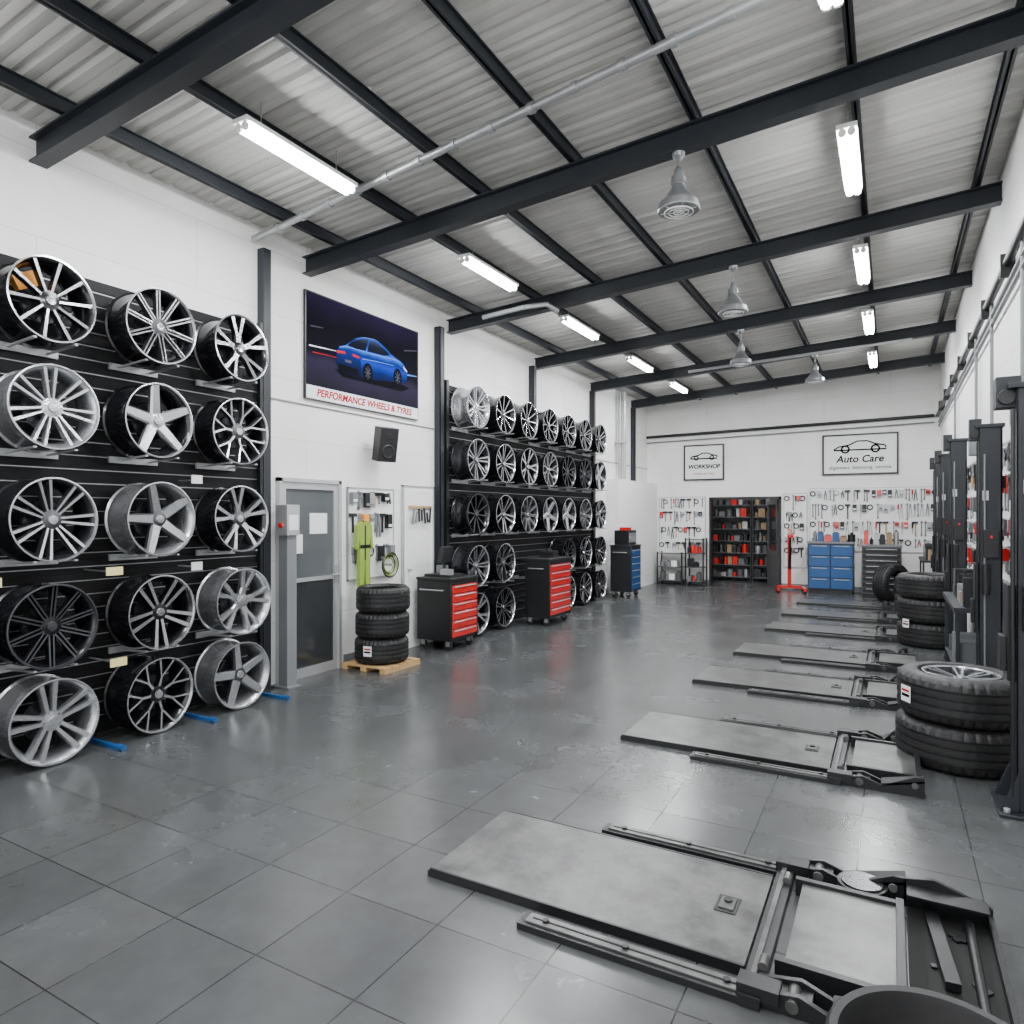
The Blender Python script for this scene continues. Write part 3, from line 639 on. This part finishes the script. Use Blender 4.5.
P([(-.09,.1),(-.045,.235),(.04,.245),(.1,.235),(.22,.19),(.32,.135),(.2,.11)],'carglass',.003)
P([(-.55,.06),(-.44,.088),(-.12,.09),(-.12,.083),(-.43,.078),(-.55,.048)],'printhi',.003)
P([(-.1,.088),(.2,.1),(.42,.11),(.55,.085),(.4,.102),(.2,.09),(-.1,.08)],'printhi',.003)
P([(-.3,.205),(-.14,.254),(.02,.27),(.12,.257),(.02,.262),(-.14,.246)],'printhi',.0032)
P([(-.18,.0),(.1,.02),(.4,.03),(.4,.025),(.1,.012),(-.18,-.01)],'printhi',.003)
P([(-.59,.01),(-.46,.02),(-.45,-.005),(-.59,-.02)],'redflat',.0035); P([(-.34,.02),(-.23,.015),(-.23,-.015),(-.34,-.005)],'redflat',.0035)
P([(-.57,-.13),(-.24,-.14),(-.24,-.21),(-.55,-.2)],'printdark',.0035)
P([(-.46,-.065),(-.36,-.065),(-.36,-.095),(-.46,-.095)],'printgrey',.0037)
P([(.58,.055),(.65,.01),(.66,-.01),(.6,.02)],'printwhite',.0035)
for cu,cv,rx in ((-.08,-.15,.075),(.47,-.11,.07)):
    P([(cu+rx*1.15*math.cos(t*pi/12),cv+.115*math.sin(t*pi/12)) for t in range(24)],'printdark',.0035)
    for k in range(8):
        a=k*2*pi/8; c,s=math.cos(a),math.sin(a); P([(cu+.004*-s,cv+.004*c),(cu+.004*s,cv-.004*c),(cu+.055*c+.006*s,cv+.075*s-.006*c),(cu+.055*c-.006*s,cv+.075*s+.006*c)],'printgrey',.0042)
po=b.obj('car_poster',(.004,0,0))
text('PERFORMANCE WHEELS & TYRES',.11,'redflat',(x+.006,6.125,Z0+.08),(pi/2,0,pi/2),po,shear=.2,bold=.003)

# ------------------------------------------------------------ framed signs on back wall
def sign(x0,x1,z0,z1,l1,l2):
    b=MB(); y=YB-.003
    b.box(x0,x1,y-.025,y,z0,z1,'paper'); t=.035
    b.box(x0-t,x0,y-.045,y,z0-t,z1+t,'black'); b.box(x1,x1+t,y-.045,y,z0-t,z1+t,'black'); b.box(x0,x1,y-.045,y,z0-t,z0,'black'); b.box(x0,x1,y-.045,y,z1,z1+t,'black')
    w=x1-x0; cx=(x0+x1)/2; cz=z0+(z1-z0)*.66; s=w*.36
    top=[(-1,-.05),(-.8,.1),(-.4,.18),(-.1,.38),(.3,.38),(.6,.2),(.95,.12),(1,-.02)]
    for a,c in zip(top[:-1],top[1:]):
        b.cyl((cx+a[0]*s,y-.03,cz+a[1]*s*.8),(cx+c[0]*s,y-.03,cz+c[1]*s*.8),.015,'printdark',6)
    b.box(cx-s,cx+s,y-.03,y-.02,cz-.05,cz-.02,'printdark')
    for a in (-.55,.6): b.lathe([(-.004,s*.11),(.004,s*.11),(.004,s*.18),(-.004,s*.18)],'printdark','y',20,c=(cx+a*s,y-.03,cz-.02),closed=True)
    o=b.obj('framed_sign'); 
    text(l1,w*.15,'printdark',(cx,y-.03,z0+(z1-z0)*.37),(pi/2,0,0),o,bold=.004,shear=.2); text(l2,w*.075,'redflat' if w<1.2 else 'printdark',(cx,y-.03,z0+(z1-z0)*.15),(pi/2,0,0),o)
sign(-4.42,-3.52,2.58,3.38,'WORKSHOP','WHEELS & TYRES'); sign(-1.3,.12,2.62,3.45,'Auto Care','alignment  balancing  service')

# ------------------------------------------------------------ doorway + store
b=MB(); 
b.box(DX0,DX0+.05,YB-.03,YB+.2,0,DZ,'black'); b.box(DX1-.05,DX1,YB-.03,YB+.2,0,DZ,'black'); b.box(DX0,DX1,YB-.03,YB+.2,DZ-.06,DZ,'black')
b.obj('door_frame')
# open door leaf swung into the store
b=MB(); b.box(0,.04,0,.75,.0,.85,'panel'); b.box(0,.04,0,.1,.85,2.05,'panel'); b.box(0,.04,.65,.75,.85,2.05,'panel'); b.box(0,.04,.1,.65,1.95,2.05,'panel'); b.box(.015,.025,.1,.65,.85,1.95,'darkglass')
b.cyl((.04,.68,1.0),(.1,.68,1.0),.015,'steel'); b.obj('door_3',(DX1-.12,YB+.21,0),(0,0,.45))
def shelf(loc,w,d,h,seed,rotz=0,mats=('black','grey','red','brown','paper','blue','black','steel','orange')):
    random.seed(seed); b=MB()
    for x in (0,w): 
        for y in (0,d): b.box(x-.015,x+.015,y-.015,y+.015,0,h,'black')
    n=int(h/.3)
    for k in range(n+1):
        z=.1+k*(h-.15)/n; b.box(0,w,0,d,z,z+.02,'panel')
        if k==n: break
        xx=.03
        while xx<w-.12:
            bw=random.uniform(.06,.16); bh=random.uniform(.1,.22); m=random.choice(mats)
            if random.random()<.5: b.box(xx,xx+bw,.04,d-.05,z+.02,z+.02+bh,m)
            else: b.cyl((xx+bw/2,.12,z+.02),(xx+bw/2,.12,z+.02+bh),bw/2,m,12); b.cyl((xx+bw/2,.12,z+.02+bh),(xx+bw/2,.12,z+.04+bh),bw/4,'black',10)
            xx+=bw+.02
    b.obj('storage_shelf',loc,(0,0,rotz))
sm=('black','grey','panel','brown','black','black','panel','steel','red')
shelf((-4.2,YB+1.3,0),1.1,.4,2.3,1,mats=sm); shelf((-3.05,YB+1.3,0),1.1,.4,2.3,2,mats=sm)
shelf((-4.3,YB-.45,0),.42,.35,1.15,4,mats=('black','panel','black','grey','red')); shelf((-5.0,YB-.42,0),.6,.35,.8,6,mats=('paper','brown','black','panel','grey'))
l=bpy.data.lights.new('storeroom_area_light','AREA'); l.energy=16; l.size=.8; lo=bpy.data.objects.new('storeroom_unseen_light',l); COL.objects.link(lo); lo.location=(-3,YB+.8,2.68)  # unseen area light inside the store, no fixture built

def bench(y0,y1,seed):
    random.seed(seed); b=MB(); x0,x1=.5,.83
    b.box(x0,x1,y0,y1,.82,.86,'beam')
    for y in (y0+.03,y1-.06): 
        for x in (x0+.02,x1-.05): b.box(x,x+.03,y,y+.03,0,.82,'beam')
    b.box(x0+.02,x1-.02,y0+.03,y1-.03,.25,.27,'beam')
    y=y0+.08
    while y<y1-.12:
        w=random.uniform(.06,.16); h=random.uniform(.08,.3); m=random.choice(('black','grey','brown','black','steel','panel'))
        if random.random()<.5: b.box(x0+.08,x1-.05,y,y+w,.86,.86+h,m)
        else: b.cyl((.65,y+w/2,.86),(.65,y+w/2,.86+h),w/2,m,12); b.cyl((.65,y+w/2,.86+h),(.65,y+w/2,.9+h),w/5,'black',8)
        if random.random()<.7: b.box(x0+.05,x1-.05,y,y+w,.27,.27+h,random.choice(('black','grey','brown','panel')))
        y+=w+.03
    b.obj('workbench')
bench(7.3,8.8,1); bench(14.6,16.1,3)

# ------------------------------------------------------------ world, camera
w=bpy.data.worlds.new('world'); scene.world=w; w.use_nodes=True
w.node_tree.nodes['Background'].inputs[0].default_value=(.98,.99,1,1); w.node_tree.nodes['Background'].inputs[1].default_value=2.8
cam=bpy.data.cameras.new('camera'); co=bpy.data.objects.new('camera',cam); COL.objects.link(co)
co.location=(0,0,1.7); co.rotation_euler=(pi/2,0,math.radians(29.2))
cam.sensor_width=36; cam.lens=36*677/1024; cam.shift_y=3/1024; cam.clip_start=.05
scene.camera=co
